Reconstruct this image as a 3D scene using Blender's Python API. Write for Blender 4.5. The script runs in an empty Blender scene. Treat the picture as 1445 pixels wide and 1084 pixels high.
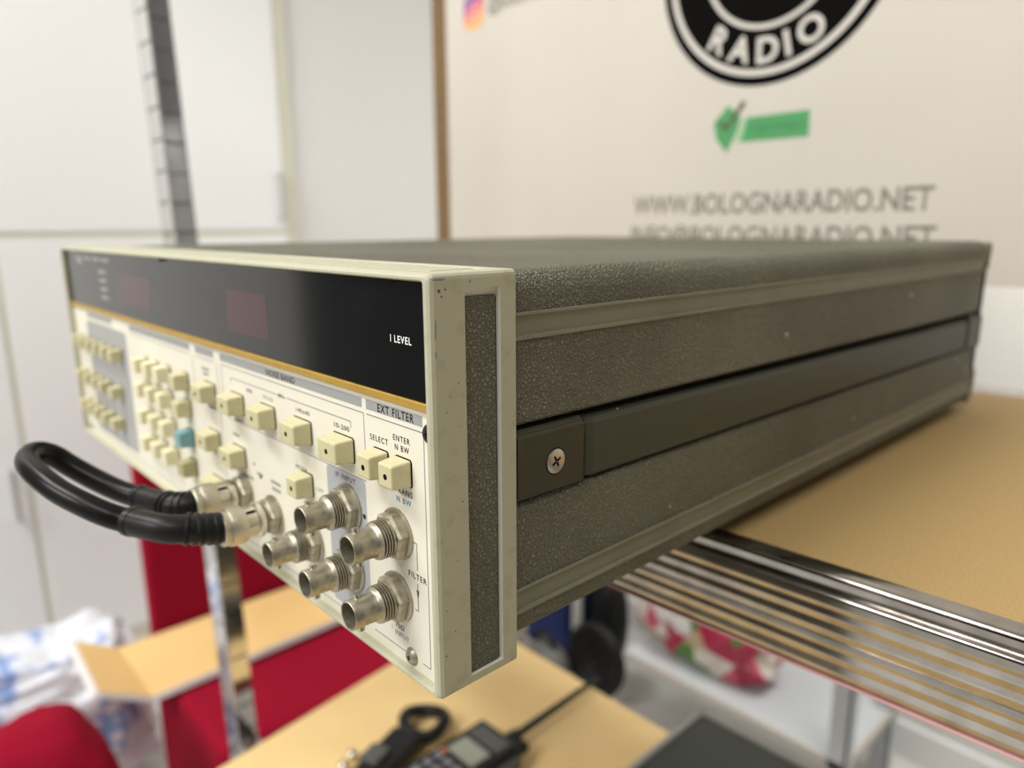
import bpy, bmesh, math, random
from mathutils import Vector, Matrix, Euler
random.seed(4)
C = bpy.context.scene
COL = C.collection
S = 0.001            # everything below is written in millimetres
GZ = 0.85            # instrument underside is 0.85 m above the floor
PI = math.pi

# ------------------------------------------------------------------ camera
cam_d = bpy.data.cameras.new('camera')
cam = bpy.data.objects.new('camera', cam_d)
COL.objects.link(cam)
yaw, pit, rol = 0.82151, 0.21614, -0.00485
fw = Vector((-math.sin(yaw)*math.cos(pit), math.cos(yaw)*math.cos(pit), -math.sin(pit)))
rt = Vector((math.cos(yaw), math.sin(yaw), 0))
up = rt.cross(fw)
r2 = math.cos(rol)*rt + math.sin(rol)*up
u2 = -math.sin(rol)*rt + math.cos(rol)*up
M = Matrix(((r2.x, u2.x, -fw.x), (r2.y, u2.y, -fw.y), (r2.z, u2.z, -fw.z)))
cam.rotation_euler = M.to_euler()
cam.location = (160.54*S, -118.62*S, 144.63*S+GZ)
cam_d.sensor_fit = 'HORIZONTAL'
cam_d.sensor_width = 36
cam_d.lens = 1024.05/1445*36
cam_d.clip_start = 0.01
cam_d.clip_end = 50
cam_d.dof.use_dof = True
cam_d.dof.focus_distance = 0.222
cam_d.dof.aperture_fstop = cam_d.lens/3.7
C.camera = cam

# ------------------------------------------------------------------ world, lamps, exposure
C.view_settings.view_transform = 'Standard'
C.view_settings.look = 'None'
C.view_settings.gamma = 1
C.view_settings.use_curve_mapping = False
C.view_settings.exposure = -0.12
wd = bpy.data.worlds.new('room_light')
C.world = wd
wd.use_nodes = True
bg = wd.node_tree.nodes['Background']
bg.inputs[0].default_value = (1.0, 1.0, 1.0, 1)
bg.inputs[1].default_value = 0.14

def area(name, loc, target, size, size_y, power, color=(1, 0.95, 0.87)):
    d = bpy.data.lights.new(name, 'AREA')
    d.shape = 'RECTANGLE'; d.size = size; d.size_y = size_y; d.energy = power; d.color = color
    o = bpy.data.objects.new(name, d); COL.objects.link(o)
    o.location = (loc[0]*S, loc[1]*S, loc[2]*S+GZ)
    v = Vector(target)-Vector(loc)
    o.rotation_euler = v.to_track_quat('-Z', 'Y').to_euler()
    return o
LC = (1, 0.99, 0.975)
area('ceiling_or_fill_lamp', (-850, -800, 1650), (-700, 100, 0), 1.2, 0.30, 31, LC)
area('ceiling_or_fill_lamp', (-60, 870, 900), (60, 1180, -300), 0.6, 0.30, 20, LC)  # fill added low behind the board, out of view, to brighten the back wall
area('ceiling_or_fill_lamp', (550, -900, 1650), (200, 200, 0), 1.2, 0.30, 18, LC)
area('ceiling_or_fill_lamp', (-650, -2600, 1900), (-620, -2000, 0), 1.2, 0.30, 58, LC)  # far fill added out of view to brighten the lower sheet and front wall

# ------------------------------------------------------------------ mesh helper
class MB:
    def __init__(self): self.bm = bmesh.new()
    def _merge(self, b, mat=0, smooth=None):
        if smooth is not None:
            for f in b.faces: f.smooth = smooth
        for f in b.faces: f.material_index = mat
        me = bpy.data.meshes.new('tmp'); b.to_mesh(me); b.free()
        self.bm.from_mesh(me); bpy.data.meshes.remove(me)
        return self
    def box(self, x0, x1, y0, y1, z0, z1, bev=0, seg=2, mat=0, rot=None):
        b = bmesh.new()
        bmesh.ops.create_cube(b, size=1)
        for v in b.verts:
            v.co = Vector(((x0+x1)/2+v.co.x*(x1-x0), (y0+y1)/2+v.co.y*(y1-y0), (z0+z1)/2+v.co.z*(z1-z0)))
        if bev: bmesh.ops.bevel(b, geom=b.edges[:], offset=bev, segments=seg, profile=0.5, affect='EDGES')
        if rot:
            c = Vector(((x0+x1)/2, (y0+y1)/2, (z0+z1)/2))
            R = Euler(rot).to_matrix()
            for v in b.verts: v.co = c+R@(v.co-c)
        return self._merge(b, mat, smooth=False)
    def hexa(self, p, bev=0, seg=2, mat=0):
        # p: 8 points, bottom loop 0-3 then top loop 4-7
        b = bmesh.new()
        v = [b.verts.new(q) for q in p]
        for f in ((0, 3, 2, 1), (4, 5, 6, 7), (0, 1, 5, 4), (1, 2, 6, 5), (2, 3, 7, 6), (3, 0, 4, 7)):
            b.faces.new([v[i] for i in f])
        bmesh.ops.recalc_face_normals(b, faces=b.faces[:])
        if bev: bmesh.ops.bevel(b, geom=b.edges[:], offset=bev, segments=seg, profile=0.5, affect='EDGES')
        return self._merge(b, mat, smooth=False)
    def prism(self, pts, axis, a0, a1, mat=0, smooth=False, pts2=None):
        # closed profile extruded along an axis ('x': pts=(y,z), 'y': (x,z), 'z': (x,y)); pts2 = profile at a1
        if smooth and not pts2:      # short support edges keep the flat faces flat under smooth shading
            q = []
            for i in range(len(pts)):
                p0 = Vector(pts[i]); p1 = Vector(pts[(i+1) % len(pts)]); d = p1-p0
                q.append(tuple(p0))
                if d.length > 6:
                    q.append(tuple(p0+d.normalized()*0.25)); q.append(tuple(p1-d.normalized()*0.25))
            pts = q
        b = bmesh.new()
        def mk(p, a):
            return {'x': (a, p[0], p[1]), 'y': (p[0], a, p[1]), 'z': (p[0], p[1], a)}[axis]
        A = [b.verts.new(mk(p, a0)) for p in pts]
        B = [b.verts.new(mk(p, a1)) for p in (pts2 or pts)]
        n = len(pts)
        side = []
        for i in range(n):
            side.append(b.faces.new((A[i], A[(i+1) % n], B[(i+1) % n], B[i])))
        b.faces.new(A[::-1]); b.faces.new(B)
        bmesh.ops.recalc_face_normals(b, faces=b.faces[:])
        for f in b.faces: f.smooth = False
        if smooth:
            for f in side: f.smooth = True
        for f in b.faces: f.material_index = mat
        return self._merge(b, mat)
    def lathe(self, prof, n=32, axis='z', center=(0, 0, 0), mat=0, smooth=True, close=False):
        # prof: (radius, height) list
        b = bmesh.new()
        def mk(r, h, a):
            c, s = r*math.cos(a), r*math.sin(a)
            q = {'z': (c, s, h), 'y': (c, h, s), 'x': (h, c, s)}[axis]
            return (q[0]+center[0], q[1]+center[1], q[2]+center[2])
        rings = []
        for r, h in prof:
            if r < 1e-6: rings.append([b.verts.new(mk(0, h, 0))])
            else: rings.append([b.verts.new(mk(r, h, 2*PI*i/n)) for i in range(n)])
        for R0, R1 in zip(rings, rings[1:]):
            if len(R0) == 1 and len(R1) == 1: continue
            for i in range(n):
                j = (i+1) % n
                if len(R0) == 1: b.faces.new((R0[0], R1[i], R1[j]))
                elif len(R1) == 1: b.faces.new((R0[i], R1[0], R0[j]))
                else: b.faces.new((R0[i], R1[i], R1[j], R0[j]))
        bmesh.ops.recalc_face_normals(b, faces=b.faces[:])
        return self._merge(b, mat, smooth=smooth)
    def tube(self, pts, rad, n=16, mat=0, sub=6, caps=True, spline=True):
        P = [Vector(p) for p in pts]
        R = rad if isinstance(rad, (list, tuple)) else [rad]*len(P)
        path, rr = [], []
        if spline and len(P) > 2:
            for i in range(len(P)-1):
                p0 = P[max(i-1, 0)]; p1 = P[i]; p2 = P[i+1]; p3 = P[min(i+2, len(P)-1)]
                for k in range(sub):
                    t = k/sub
                    path.append(0.5*((2*p1)+(-p0+p2)*t+(2*p0-5*p1+4*p2-p3)*t*t+(-p0+3*p1-3*p2+p3)*t**3))
                    rr.append(R[i]*(1-t)+R[i+1]*t)
            path.append(P[-1]); rr.append(R[-1])
        else:
            path, rr = P, list(R)
        b = bmesh.new()
        t0 = (path[1]-path[0]).normalized()
        nrm = t0.orthogonal().normalized()
        rings = []
        for i, p in enumerate(path):
            t = (path[min(i+1, len(path)-1)]-path[max(i-1, 0)]).normalized()
            nrm = (nrm-t*nrm.dot(t)).normalized()
            bn = t.cross(nrm)
            rings.append([b.verts.new(p+rr[i]*(math.cos(2*PI*k/n)*nrm+math.sin(2*PI*k/n)*bn)) for k in range(n)])
        for A, B in zip(rings, rings[1:]):
            for k in range(n):
                f = b.faces.new((A[k], A[(k+1) % n], B[(k+1) % n], B[k])); f.smooth = True
        if caps:
            b.faces.new(rings[0][::-1]); b.faces.new(rings[-1])
        bmesh.ops.recalc_face_normals(b, faces=b.faces[:])
        return self._merge(b, mat)
    def plate(self, pts, axis, a0, a1, mat=0):
        return self.prism(pts, axis, a0, a1, mat)
    def blob(self, c, r, amp, freq, seed, sub=4, flat=None, mat=0, pw=1.0):
        from mathutils import noise
        b = bmesh.new()
        bmesh.ops.create_icosphere(b, subdivisions=sub, radius=1)
        off = Vector((seed*3.1, seed*1.7, seed*5.3))
        for v in b.verts:
            d = v.co.copy()
            q = Vector([math.copysign(abs(k)**pw, k) for k in d])
            s = 1+amp*noise.fractal(d*freq+off, 0.6, 2.0, 3)
            v.co = Vector((c[0]+q.x*r[0]*s, c[1]+q.y*r[1]*s, c[2]+q.z*r[2]*s))
            if flat is not None and v.co.z < flat: v.co.z = flat
        return self._merge(b, mat, smooth=True)

ORG = {}
def thing(name, label, cat, loc=(0, 0, 0), rot=(0, 0, 0), group=None):
    o = bpy.data.objects.new(name, None); COL.objects.link(o)
    o.empty_display_size = 0.02
    o.location = (loc[0]*S, loc[1]*S, loc[2]*S+GZ); o.rotation_euler = rot
    o['label'] = label; o['category'] = cat
    if group: o['group'] = group
    ORG[o.name] = Vector(loc)
    return o
def part(name, mb, mats, parent=None, loc=None, label=None, kind=None, rot=None):
    """mesh in scene millimetres (loc None), or in its own frame and placed at loc (mm in the parent's frame)"""
    me = bpy.data.meshes.new(name)
    base = ORG.get(parent.name, Vector((0, 0, 0))) if parent else Vector((0, 0, 0))
    if loc is None:
        for v in mb.bm.verts: v.co = (v.co-base)*S
    else:
        for v in mb.bm.verts: v.co = v.co*S
    for e in mb.bm.edges:        # crisp edges stay crisp under smooth shading
        if len(e.link_faces) == 2 and e.calc_face_angle(0) > 0.6: e.smooth = False
    mb.bm.to_mesh(me); mb.bm.free()
    o = bpy.data.objects.new(name, me); COL.objects.link(o)
    for m in (mats if isinstance(mats, (list, tuple)) else [mats]): me.materials.append(m)
    if parent:
        o.parent = parent
        if loc is not None:
            o.location = Vector(loc)*S
            ORG[o.name] = base+Vector(loc)
        else: ORG[o.name] = base
    else:
        if loc is None: o.location = (0, 0, GZ)
        else: o.location = (loc[0]*S, loc[1]*S, loc[2]*S+GZ)
        ORG[o.name] = Vector(loc) if loc is not None else Vector((0, 0, 0))
    if rot: o.rotation_euler = rot
    if label: o['label'] = label
    if kind: o['kind'] = kind
    return o
def dup(o, parent=None, loc=None):
    c = o.copy(); COL.objects.link(c)
    if parent: c.parent = parent
    if loc is not None:
        c.location = Vector(loc)*S
    for ch in list(o.children):
        dup(ch, c)
    return c
def text_mesh(name, s, size, mat, parent, x, y, z, align='LEFT', width=None, bold=0.0, rz=0.0, spacing=1.0, ext=0.03, off=(0, 0)):
    """flat lettering in the XZ plane facing -Y; size = capital height in mm"""
    cu = bpy.data.curves.new(name, 'FONT'); cu.body = s; cu.size = 1.0
    cu.align_x = align; cu.space_character = spacing; cu.offset = bold; cu.extrude = 0
    cu.resolution_u = 3
    t = bpy.data.objects.new(name, cu); COL.objects.link(t)
    bpy.context.view_layer.update()
    dg = bpy.context.evaluated_depsgraph_get()
    me = bpy.data.meshes.new_from_object(t.evaluated_get(dg))
    bpy.data.objects.remove(t); bpy.data.curves.remove(cu)
    cap = 0.69
    k = size/cap
    xs = [v.co.x for v in me.vertices]
    kx = k if width is None else width/(max(xs)-min(xs))
    base = ORG.get(parent.name, Vector((0, 0, 0))) if parent else Vector((0, 0, 0))
    ca, sa = math.cos(rz), math.sin(rz)
    for v in me.vertices:
        a, b = v.co.x*kx+off[0], v.co.y*k+off[1]
        v.co = (Vector((x+a*ca-b*sa, y, z+a*sa+b*ca))-base)*S
    bm = bmesh.new(); bm.from_mesh(me)
    bmesh.ops.recalc_face_normals(bm, faces=bm.faces[:])
    for f in bm.faces:
        if f.normal.y > 0: f.normal_flip()
    bm.to_mesh(me); bm.free()
    me.materials.clear(); me.materials.append(mat)
    o = bpy.data.objects.new(name, me); COL.objects.link(o)
    if parent: o.parent = parent
    ORG[o.name] = base
    return o

# ------------------------------------------------------------------ materials
def mat(name, col, rough=0.5, metal=0.0, spec=0.5, noise=None, bump=None, coat=0, alpha=None):
    """noise=(scale, colour2, lo, hi[, detail]) ; bump=list of (type, scale, strength, distance)"""
    m = bpy.data.materials.new(name); m.use_nodes = True
    nt = m.node_tree; b = nt.nodes['Principled BSDF']
    b.inputs['Base Color'].default_value = (*col, 1)
    b.inputs['Roughness'].default_value = rough
    b.inputs['Metallic'].default_value = metal
    b.inputs['Specular IOR Level'].default_value = spec
    if coat: b.inputs['Coat Weight'].default_value = coat
    tc = nt.nodes.new('ShaderNodeTexCoord')
    if noise:
        n = nt.nodes.new('ShaderNodeTexNoise'); n.inputs['Scale'].default_value = noise[0]
        n.inputs['Detail'].default_value = noise[4] if len(noise) > 4 else 4
        nt.links.new(tc.outputs['Object'], n.inputs['Vector'])
        r = nt.nodes.new('ShaderNodeValToRGB')
        r.color_ramp.elements[0].position = noise[2]; r.color_ramp.elements[1].position = noise[3]
        r.color_ramp.elements[0].color = (*col, 1); r.color_ramp.elements[1].color = (*noise[1], 1)
        nt.links.new(n.outputs['Fac'], r.inputs['Fac'])
        nt.links.new(r.outputs['Color'], b.inputs['Base Color'])
    prev = None
    for bp in (bump or []):
        typ, sc, st, di = bp[:4]
        if typ == 'voronoi':
            t = nt.nodes.new('ShaderNodeTexVoronoi'); t.feature = 'DISTANCE_TO_EDGE'; out = 'Distance'
        elif typ == 'cells':
            t = nt.nodes.new('ShaderNodeTexVoronoi'); t.feature = 'F1'; out = 'Distance'
        else:
            t = nt.nodes.new('ShaderNodeTexNoise'); out = 'Fac'; t.inputs['Detail'].default_value = 3
        t.inputs['Scale'].default_value = sc
        vec = tc.outputs['Object']
        if len(bp) > 4:
            mp = nt.nodes.new('ShaderNodeMapping'); mp.inputs['Scale'].default_value = bp[4]
            nt.links.new(vec, mp.inputs['Vector']); vec = mp.outputs['Vector']
        nt.links.new(vec, t.inputs['Vector'])
        bu = nt.nodes.new('ShaderNodeBump'); bu.inputs['Strength'].default_value = st; bu.inputs['Distance'].default_value = di
        src = t.outputs[out]
        if typ == 'voronoi':
            mr = nt.nodes.new('ShaderNodeMapRange'); mr.inputs[2].default_value = 0.28
            mr.inputs[1].default_value = 0
            nt.links.new(src, mr.inputs[0]); mr.inputs[2].default_value = 0.25; src = mr.outputs[0]
        nt.links.new(src, bu.inputs['Height'])
        if prev: nt.links.new(prev, bu.inputs['Normal'])
        prev = bu.outputs['Normal']
    if prev: nt.links.new(prev, b.inputs['Normal'])
    return m

FRAME = mat('frame_paint', (0.455, 0.438, 0.312), 0.55, noise=(160, (0.40, 0.383, 0.262), 0.54, 0.68, 6), bump=[('noise', 1400, 0.35, 0.0003)])
FRAME_IN = mat('frame_paint_lit_edge', (0.74, 0.72, 0.62), 0.5)  # pocket walls paler than the frame: light on them put into the colour
def vinyl(name, c1, c2):
    m = mat(name, c1, 0.5)
    nt = m.node_tree; b = nt.nodes['Principled BSDF']
    tc = nt.nodes.new('ShaderNodeTexCoord')
    n = nt.nodes.new('ShaderNodeTexNoise'); n.inputs['Scale'].default_value = 350; n.inputs['Detail'].default_value = 2
    nt.links.new(tc.outputs['Object'], n.inputs['Vector'])
    mx = nt.nodes.new('ShaderNodeMix'); mx.data_type = 'VECTOR'; mx.inputs[0].default_value = 0.0016
    nt.links.new(tc.outputs['Object'], mx.inputs[4]); nt.links.new(n.outputs['Color'], mx.inputs[5])
    v = nt.nodes.new('ShaderNodeTexVoronoi'); v.feature = 'DISTANCE_TO_EDGE'; v.inputs['Scale'].default_value = 700
    nt.links.new(mx.outputs[1], v.inputs['Vector'])
    mr = nt.nodes.new('ShaderNodeMapRange'); mr.interpolation_type = 'SMOOTHSTEP'
    mr.inputs[1].default_value = 0.0; mr.inputs[2].default_value = 0.30
    nt.links.new(v.outputs['Distance'], mr.inputs[0])
    n2 = nt.nodes.new('ShaderNodeTexNoise'); n2.inputs['Scale'].default_value = 2200; n2.inputs['Detail'].default_value = 3
    nt.links.new(tc.outputs['Object'], n2.inputs['Vector'])
    b1 = nt.nodes.new('ShaderNodeBump'); b1.inputs['Strength'].default_value = 1.0; b1.inputs['Distance'].default_value = 0.0009
    nt.links.new(mr.outputs[0], b1.inputs['Height'])
    b2 = nt.nodes.new('ShaderNodeBump'); b2.inputs['Strength'].default_value = 0.3; b2.inputs['Distance'].default_value = 0.0003
    nt.links.new(n2.outputs['Fac'], b2.inputs['Height']); nt.links.new(b1.outputs['Normal'], b2.inputs['Normal'])
    nt.links.new(b2.outputs['Normal'], b.inputs['Normal'])
    n3 = nt.nodes.new('ShaderNodeTexNoise'); n3.inputs['Scale'].default_value = 9; n3.inputs['Detail'].default_value = 5
    nt.links.new(tc.outputs['Object'], n3.inputs['Vector'])
    r = nt.nodes.new('ShaderNodeValToRGB'); r.color_ramp.elements[0].position = 0.38; r.color_ramp.elements[1].position = 0.7
    r.color_ramp.elements[0].color = (*c1, 1); r.color_ramp.elements[1].color = (*c2, 1)
    nt.links.new(n3.outputs['Fac'], r.inputs['Fac'])
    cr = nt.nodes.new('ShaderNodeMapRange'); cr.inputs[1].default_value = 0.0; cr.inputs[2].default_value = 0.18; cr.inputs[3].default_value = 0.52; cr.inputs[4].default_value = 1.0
    nt.links.new(v.outputs['Distance'], cr.inputs[0])      # crease shade put into the colour, where the bump shades too weakly
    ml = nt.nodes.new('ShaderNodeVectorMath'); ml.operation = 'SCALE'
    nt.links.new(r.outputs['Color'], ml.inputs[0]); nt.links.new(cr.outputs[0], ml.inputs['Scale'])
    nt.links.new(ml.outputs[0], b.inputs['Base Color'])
    return m
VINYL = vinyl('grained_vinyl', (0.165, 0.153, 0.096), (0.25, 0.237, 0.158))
STRIP = mat('olive_trim', (0.215, 0.204, 0.138), 0.5, noise=(40, (0.19, 0.18, 0.12), 0.45, 0.7), bump=[('noise', 2500, 0.25, 0.0002)])
HANDLE = mat('handle_plastic', (0.056, 0.052, 0.032), 0.42, spec=0.2, noise=(60, (0.065, 0.061, 0.038), 0.4, 0.7), bump=[('noise', 3000, 0.12, 0.0002)])
STRAP = mat('strap_vinyl', (0.066, 0.064, 0.043), 0.45, spec=0.18, bump=[('noise', 2500, 0.12, 0.0002)])
BLACK = mat('black_gap', (0.006, 0.006, 0.005), 0.7, spec=0.1)
PANEL = mat('cream_panel', (0.77, 0.735, 0.615), 0.42, noise=(30, (0.74, 0.70, 0.58), 0.45, 0.75))
GREYPRINT = mat('grey_print', (0.315, 0.32, 0.315), 0.5)
GREYZONE = mat('grey_zone_print', (0.36, 0.36, 0.355), 0.5)
INK = mat('black_ink', (0.02, 0.02, 0.02), 0.5, spec=0.1)
LINEINK = mat('grey_line_ink', (0.22, 0.22, 0.21), 0.5)
BLUEINK = mat('blue_ink', (0.03, 0.19, 0.42), 0.5)
GREENINK = mat('green_grey_ink', (0.20, 0.30, 0.26), 0.5)
REDINK = mat('red_ink', (0.55, 0.15, 0.08), 0.5)
WHITEINK = mat('white_ink', (0.85, 0.85, 0.82), 0.5)
DIMINK = mat('dim_white_ink', (0.42, 0.42, 0.40), 0.5)
GOLD = mat('gold_trim', (0.62, 0.39, 0.075), 0.42, metal=0.55, noise=(200, (0.55, 0.34, 0.06), 0.45, 0.7))
GLASS = mat('black_display_glass', (0.003, 0.003, 0.003), 0.10, spec=0.5, noise=(35, (0.006, 0.006, 0.006), 0.55, 0.75))
REDWIN = mat('dark_red_filter', (0.045, 0.010, 0.014), 0.13)
KEYCREAM = mat('key_cream', (0.57, 0.52, 0.31), 0.42, noise=(300, (0.50, 0.45, 0.26), 0.5, 0.75))
KEYPALE = mat('key_pale', (0.72, 0.665, 0.44), 0.42)
KEYBLUE = mat('key_blue', (0.16, 0.33, 0.36), 0.42)
KEYOLIVE = mat('key_olive', (0.36, 0.34, 0.17), 0.45)
NICKEL = mat('aged_nickel', (0.43, 0.395, 0.31), 0.42, metal=0.85, noise=(300, (0.27, 0.24, 0.17), 0.45, 0.68, 6), bump=[('noise', 700, 0.12, 0.0002)])
NICKELB = mat('bright_nickel', (0.62, 0.58, 0.48), 0.28, metal=0.95, noise=(200, (0.52, 0.48, 0.38), 0.5, 0.75))
KNURL = mat('knurled_nickel', (0.55, 0.51, 0.41), 0.36, metal=0.9, bump=[('cells', 1500, 0.5, 0.0003)])
SCREWM = mat('screw_steel', (0.58, 0.555, 0.51), 0.3, metal=0.95)
DIEL = mat('dielectric', (0.30, 0.29, 0.25), 0.5)
RUBBER = mat('black_rubber', (0.012, 0.0115, 0.011), 0.36, spec=0.18, noise=(60, (0.018, 0.017, 0.016), 0.45, 0.7))
JACKET = mat('cable_jacket', (0.008, 0.0075, 0.0075), 0.28, spec=0.16)
CARD = mat('kraft_card', (0.46, 0.312, 0.128), 0.75, noise=(900, (0.385, 0.25, 0.094), 0.42, 0.62, 6), bump=[('noise', 600, 0.15, 0.0004)])
CARD2 = mat('kraft_card_lower', (0.87, 0.63, 0.29), 0.75, noise=(12, (0.81, 0.575, 0.26), 0.4, 0.7), bump=[('noise', 400, 0.15, 0.0005)])
CARDIN = mat('kraft_card_carton', (0.90, 0.61, 0.255), 0.75, noise=(12, (0.86, 0.57, 0.23), 0.4, 0.7))
CARDEDGE = mat('kraft_card_edge', (0.40, 0.26, 0.11), 0.8)
WHITECARD = mat('white_card', (0.80, 0.78, 0.75), 0.6)
CHROME = mat('polished_steel', (0.37, 0.342, 0.318), 0.13, metal=1.0, noise=(70, (0.27, 0.25, 0.232), 0.42, 0.7, 6), bump=[('noise', 500, 0.10, 0.0002, (0.10, 1, 1))])
CHROMEP = mat('post_chrome', (0.72, 0.71, 0.70), 0.12, metal=1.0, bump=[('noise', 30, 0.10, 0.002)])
POSTTAN = mat('post_inner_steel', (0.58, 0.56, 0.52), 0.24, metal=1.0, bump=[('noise', 40, 0.10, 0.002)])
PINK = mat('pink_edge_lining', (0.62, 0.33, 0.31), 0.5)
CABW = mat('white_laminate', (0.85, 0.85, 0.845), 0.35)
CABC = mat('cream_carcass', (0.64, 0.62, 0.50), 0.55)
CABR = mat('ivory_edge', (0.78, 0.74, 0.64), 0.5)
ALU = mat('brushed_aluminium', (0.60, 0.60, 0.59), 0.35, metal=0.9)
WALLM = mat('white_wall_paint', (0.74, 0.74, 0.70), 0.8, bump=[('noise', 60, 0.1, 0.001)])
WALLL = mat('grey_white_wall_paint', (0.72, 0.71, 0.685), 0.7)
FLOORM = mat('floor_vinyl', (0.70, 0.685, 0.65), 0.5, noise=(6, (0.65, 0.635, 0.60), 0.4, 0.7))
SHEET = mat('printed_sheet', (0.585, 0.545, 0.478), 0.5, noise=(4, (0.555, 0.512, 0.446), 0.4, 0.7))
BOARD = mat('particle_board', (0.20, 0.118, 0.048), 0.8, noise=(220, (0.13, 0.075, 0.03), 0.42, 0.62, 5))
BANNERBLACK = mat('banner_black', (0.003, 0.0027, 0.0025), 0.6, spec=0.03)
BANNERWHITE = mat('banner_white', (0.62, 0.58, 0.52), 0.5)
BANNERGREY = mat('banner_grey', (0.20, 0.185, 0.145), 0.6)
BANNERGREEN = mat('banner_green', (0.065, 0.30, 0.10), 0.5)
BANNERDKGREEN = mat('banner_dark_green', (0.04, 0.20, 0.07), 0.5)
BANNERPALEGREEN = mat('banner_pale_green', (0.27, 0.50, 0.26), 0.5)
BANNERBROWN = mat('banner_brown', (0.085, 0.055, 0.03), 0.5)
RED = mat('red_fabric', (0.29, 0.0035, 0.021), 0.9, spec=0.15, bump=[('noise', 350, 0.3, 0.001)])
DARKGREY = mat('dark_grey_paint', (0.055, 0.06, 0.052), 0.5)
LIGHTGREY = mat('light_grey_trim', (0.42, 0.42, 0.38), 0.5)
RACKGREY = mat('grey_shelf_paint', (0.55, 0.58, 0.60), 0.5)
RACKLIP = mat('pale_shelf_lip', (0.50, 0.47, 0.42), 0.5)
NAVY = mat('navy_plastic', (0.006, 0.016, 0.085), 0.5, spec=0.2)
BLACKP = mat('black_plastic', (0.010, 0.010, 0.010), 0.45, spec=0.25)
GREYP = mat('dark_grey_plastic', (0.09, 0.09, 0.085), 0.5)
KEYGREY = mat('grey_rubber_key', (0.20, 0.20, 0.21), 0.5)
ORANGE = mat('orange_rubber_key', (0.55, 0.15, 0.05), 0.5)
LCD = mat('lcd_glass', (0.30, 0.315, 0.25), 0.25)
CASEGREY = mat('case_grey', (0.13, 0.13, 0.12), 0.5)

def ramp_mat(name, build):
    m = bpy.data.materials.new(name); m.use_nodes = True
    build(m.node_tree, m.node_tree.nodes['Principled BSDF'])
    return m
def floral(nt, b):
    tc = nt.nodes.new('ShaderNodeTexCoord')
    v = nt.nodes.new('ShaderNodeTexVoronoi'); v.inputs['Scale'].default_value = 17
    nt.links.new(tc.outputs['Object'], v.inputs['Vector'])
    sep = nt.nodes.new('ShaderNodeSeparateColor'); nt.links.new(v.outputs['Color'], sep.inputs[0])
    r = nt.nodes.new('ShaderNodeValToRGB'); r.color_ramp.interpolation = 'CONSTANT'
    cols = [(0, (0.42, 0.02, 0.07)), (0.3, (0.55, 0.42, 0.28)), (0.44, (0.62, 0.10, 0.16)), (0.62, (0.09, 0.24, 0.04)), (0.75, (0.75, 0.70, 0.62)), (0.88, (0.10, 0.03, 0.03))]
    el = r.color_ramp.elements
    el[0].position = 0; el[0].color = (*cols[0][1], 1); el[1].position = cols[1][0]; el[1].color = (*cols[1][1], 1)
    for p, c in cols[2:]:
        e = el.new(p); e.color = (*c, 1)
    nt.links.new(sep.outputs[0], r.inputs['Fac']); nt.links.new(r.outputs['Color'], b.inputs['Base Color'])
    b.inputs['Roughness'].default_value = 0.4
FLORAL = ramp_mat('floral_print', floral)
def bagprint(nt, b):
    tc = nt.nodes.new('ShaderNodeTexCoord')
    v = nt.nodes.new('ShaderNodeTexVoronoi'); v.inputs['Scale'].default_value = 34; v.inputs['Randomness'].default_value = 0.35
    nt.links.new(tc.outputs['Object'], v.inputs['Vector'])
    r = nt.nodes.new('ShaderNodeValToRGB')
    r.color_ramp.elements[0].position = 0.30; r.color_ramp.elements[0].color = (0.82, 0.85, 0.92, 1)
    r.color_ramp.elements[1].position = 0.55; r.color_ramp.elements[1].color = (0.24, 0.36, 0.66, 1)
    nt.links.new(v.outputs['Distance'], r.inputs['Fac'])
    n = nt.nodes.new('ShaderNodeTexNoise'); n.inputs['Scale'].default_value = 7
    nt.links.new(tc.outputs['Object'], n.inputs['Vector'])
    rr = nt.nodes.new('ShaderNodeValToRGB'); rr.color_ramp.elements[0].position = 0.52; rr.color_ramp.elements[1].position = 0.58
    nt.links.new(n.outputs['Fac'], rr.inputs['Fac'])
    mx = nt.nodes.new('ShaderNodeMix'); mx.data_type = 'RGBA'
    nt.links.new(rr.outputs['Color'], mx.inputs[0])
    mx.inputs[6].default_value = (0.80, 0.82, 0.87, 1)
    nt.links.new(r.outputs['Color'], mx.inputs[7])
    nt.links.new(mx.outputs[2], b.inputs['Base Color'])
    b.inputs['Roughness'].default_value = 0.3
BAGPRINT = ramp_mat('blue_printed_plastic', bagprint)
def insta(nt, b):
    tc = nt.nodes.new('ShaderNodeTexCoord')
    mp = nt.nodes.new('ShaderNodeMapping')
    nt.links.new(tc.outputs['Generated'], mp.inputs['Vector'])
    sep = nt.nodes.new('ShaderNodeSeparateXYZ'); nt.links.new(mp.outputs['Vector'], sep.inputs[0])
    a = nt.nodes.new('ShaderNodeMath'); a.operation = 'MULTIPLY'; a.inputs[1].default_value = 0.35
    nt.links.new(sep.outputs['X'], a.inputs[0])
    s = nt.nodes.new('ShaderNodeMath'); s.operation = 'SUBTRACT'
    nt.links.new(sep.outputs['Z'], s.inputs[0]); nt.links.new(a.outputs[0], s.inputs[1])
    r = nt.nodes.new('ShaderNodeValToRGB')
    el = r.color_ramp.elements
    el[0].position = -0.0; el[0].color = (0.75, 0.42, 0.10, 1)
    el[1].position = 0.80; el[1].color = (0.13, 0.05, 0.28, 1)
    e = el.new(0.30); e.color = (0.72, 0.20, 0.12, 1)
    e = el.new(0.52); e.color = (0.55, 0.07, 0.22, 1)
    nt.links.new(s.outputs[0], r.inputs['Fac']); nt.links.new(r.outputs['Color'], b.inputs['Base Color'])
    b.inputs['Roughness'].default_value = 0.5
INSTA = ramp_mat('camera_icon_gradient', insta)

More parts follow.
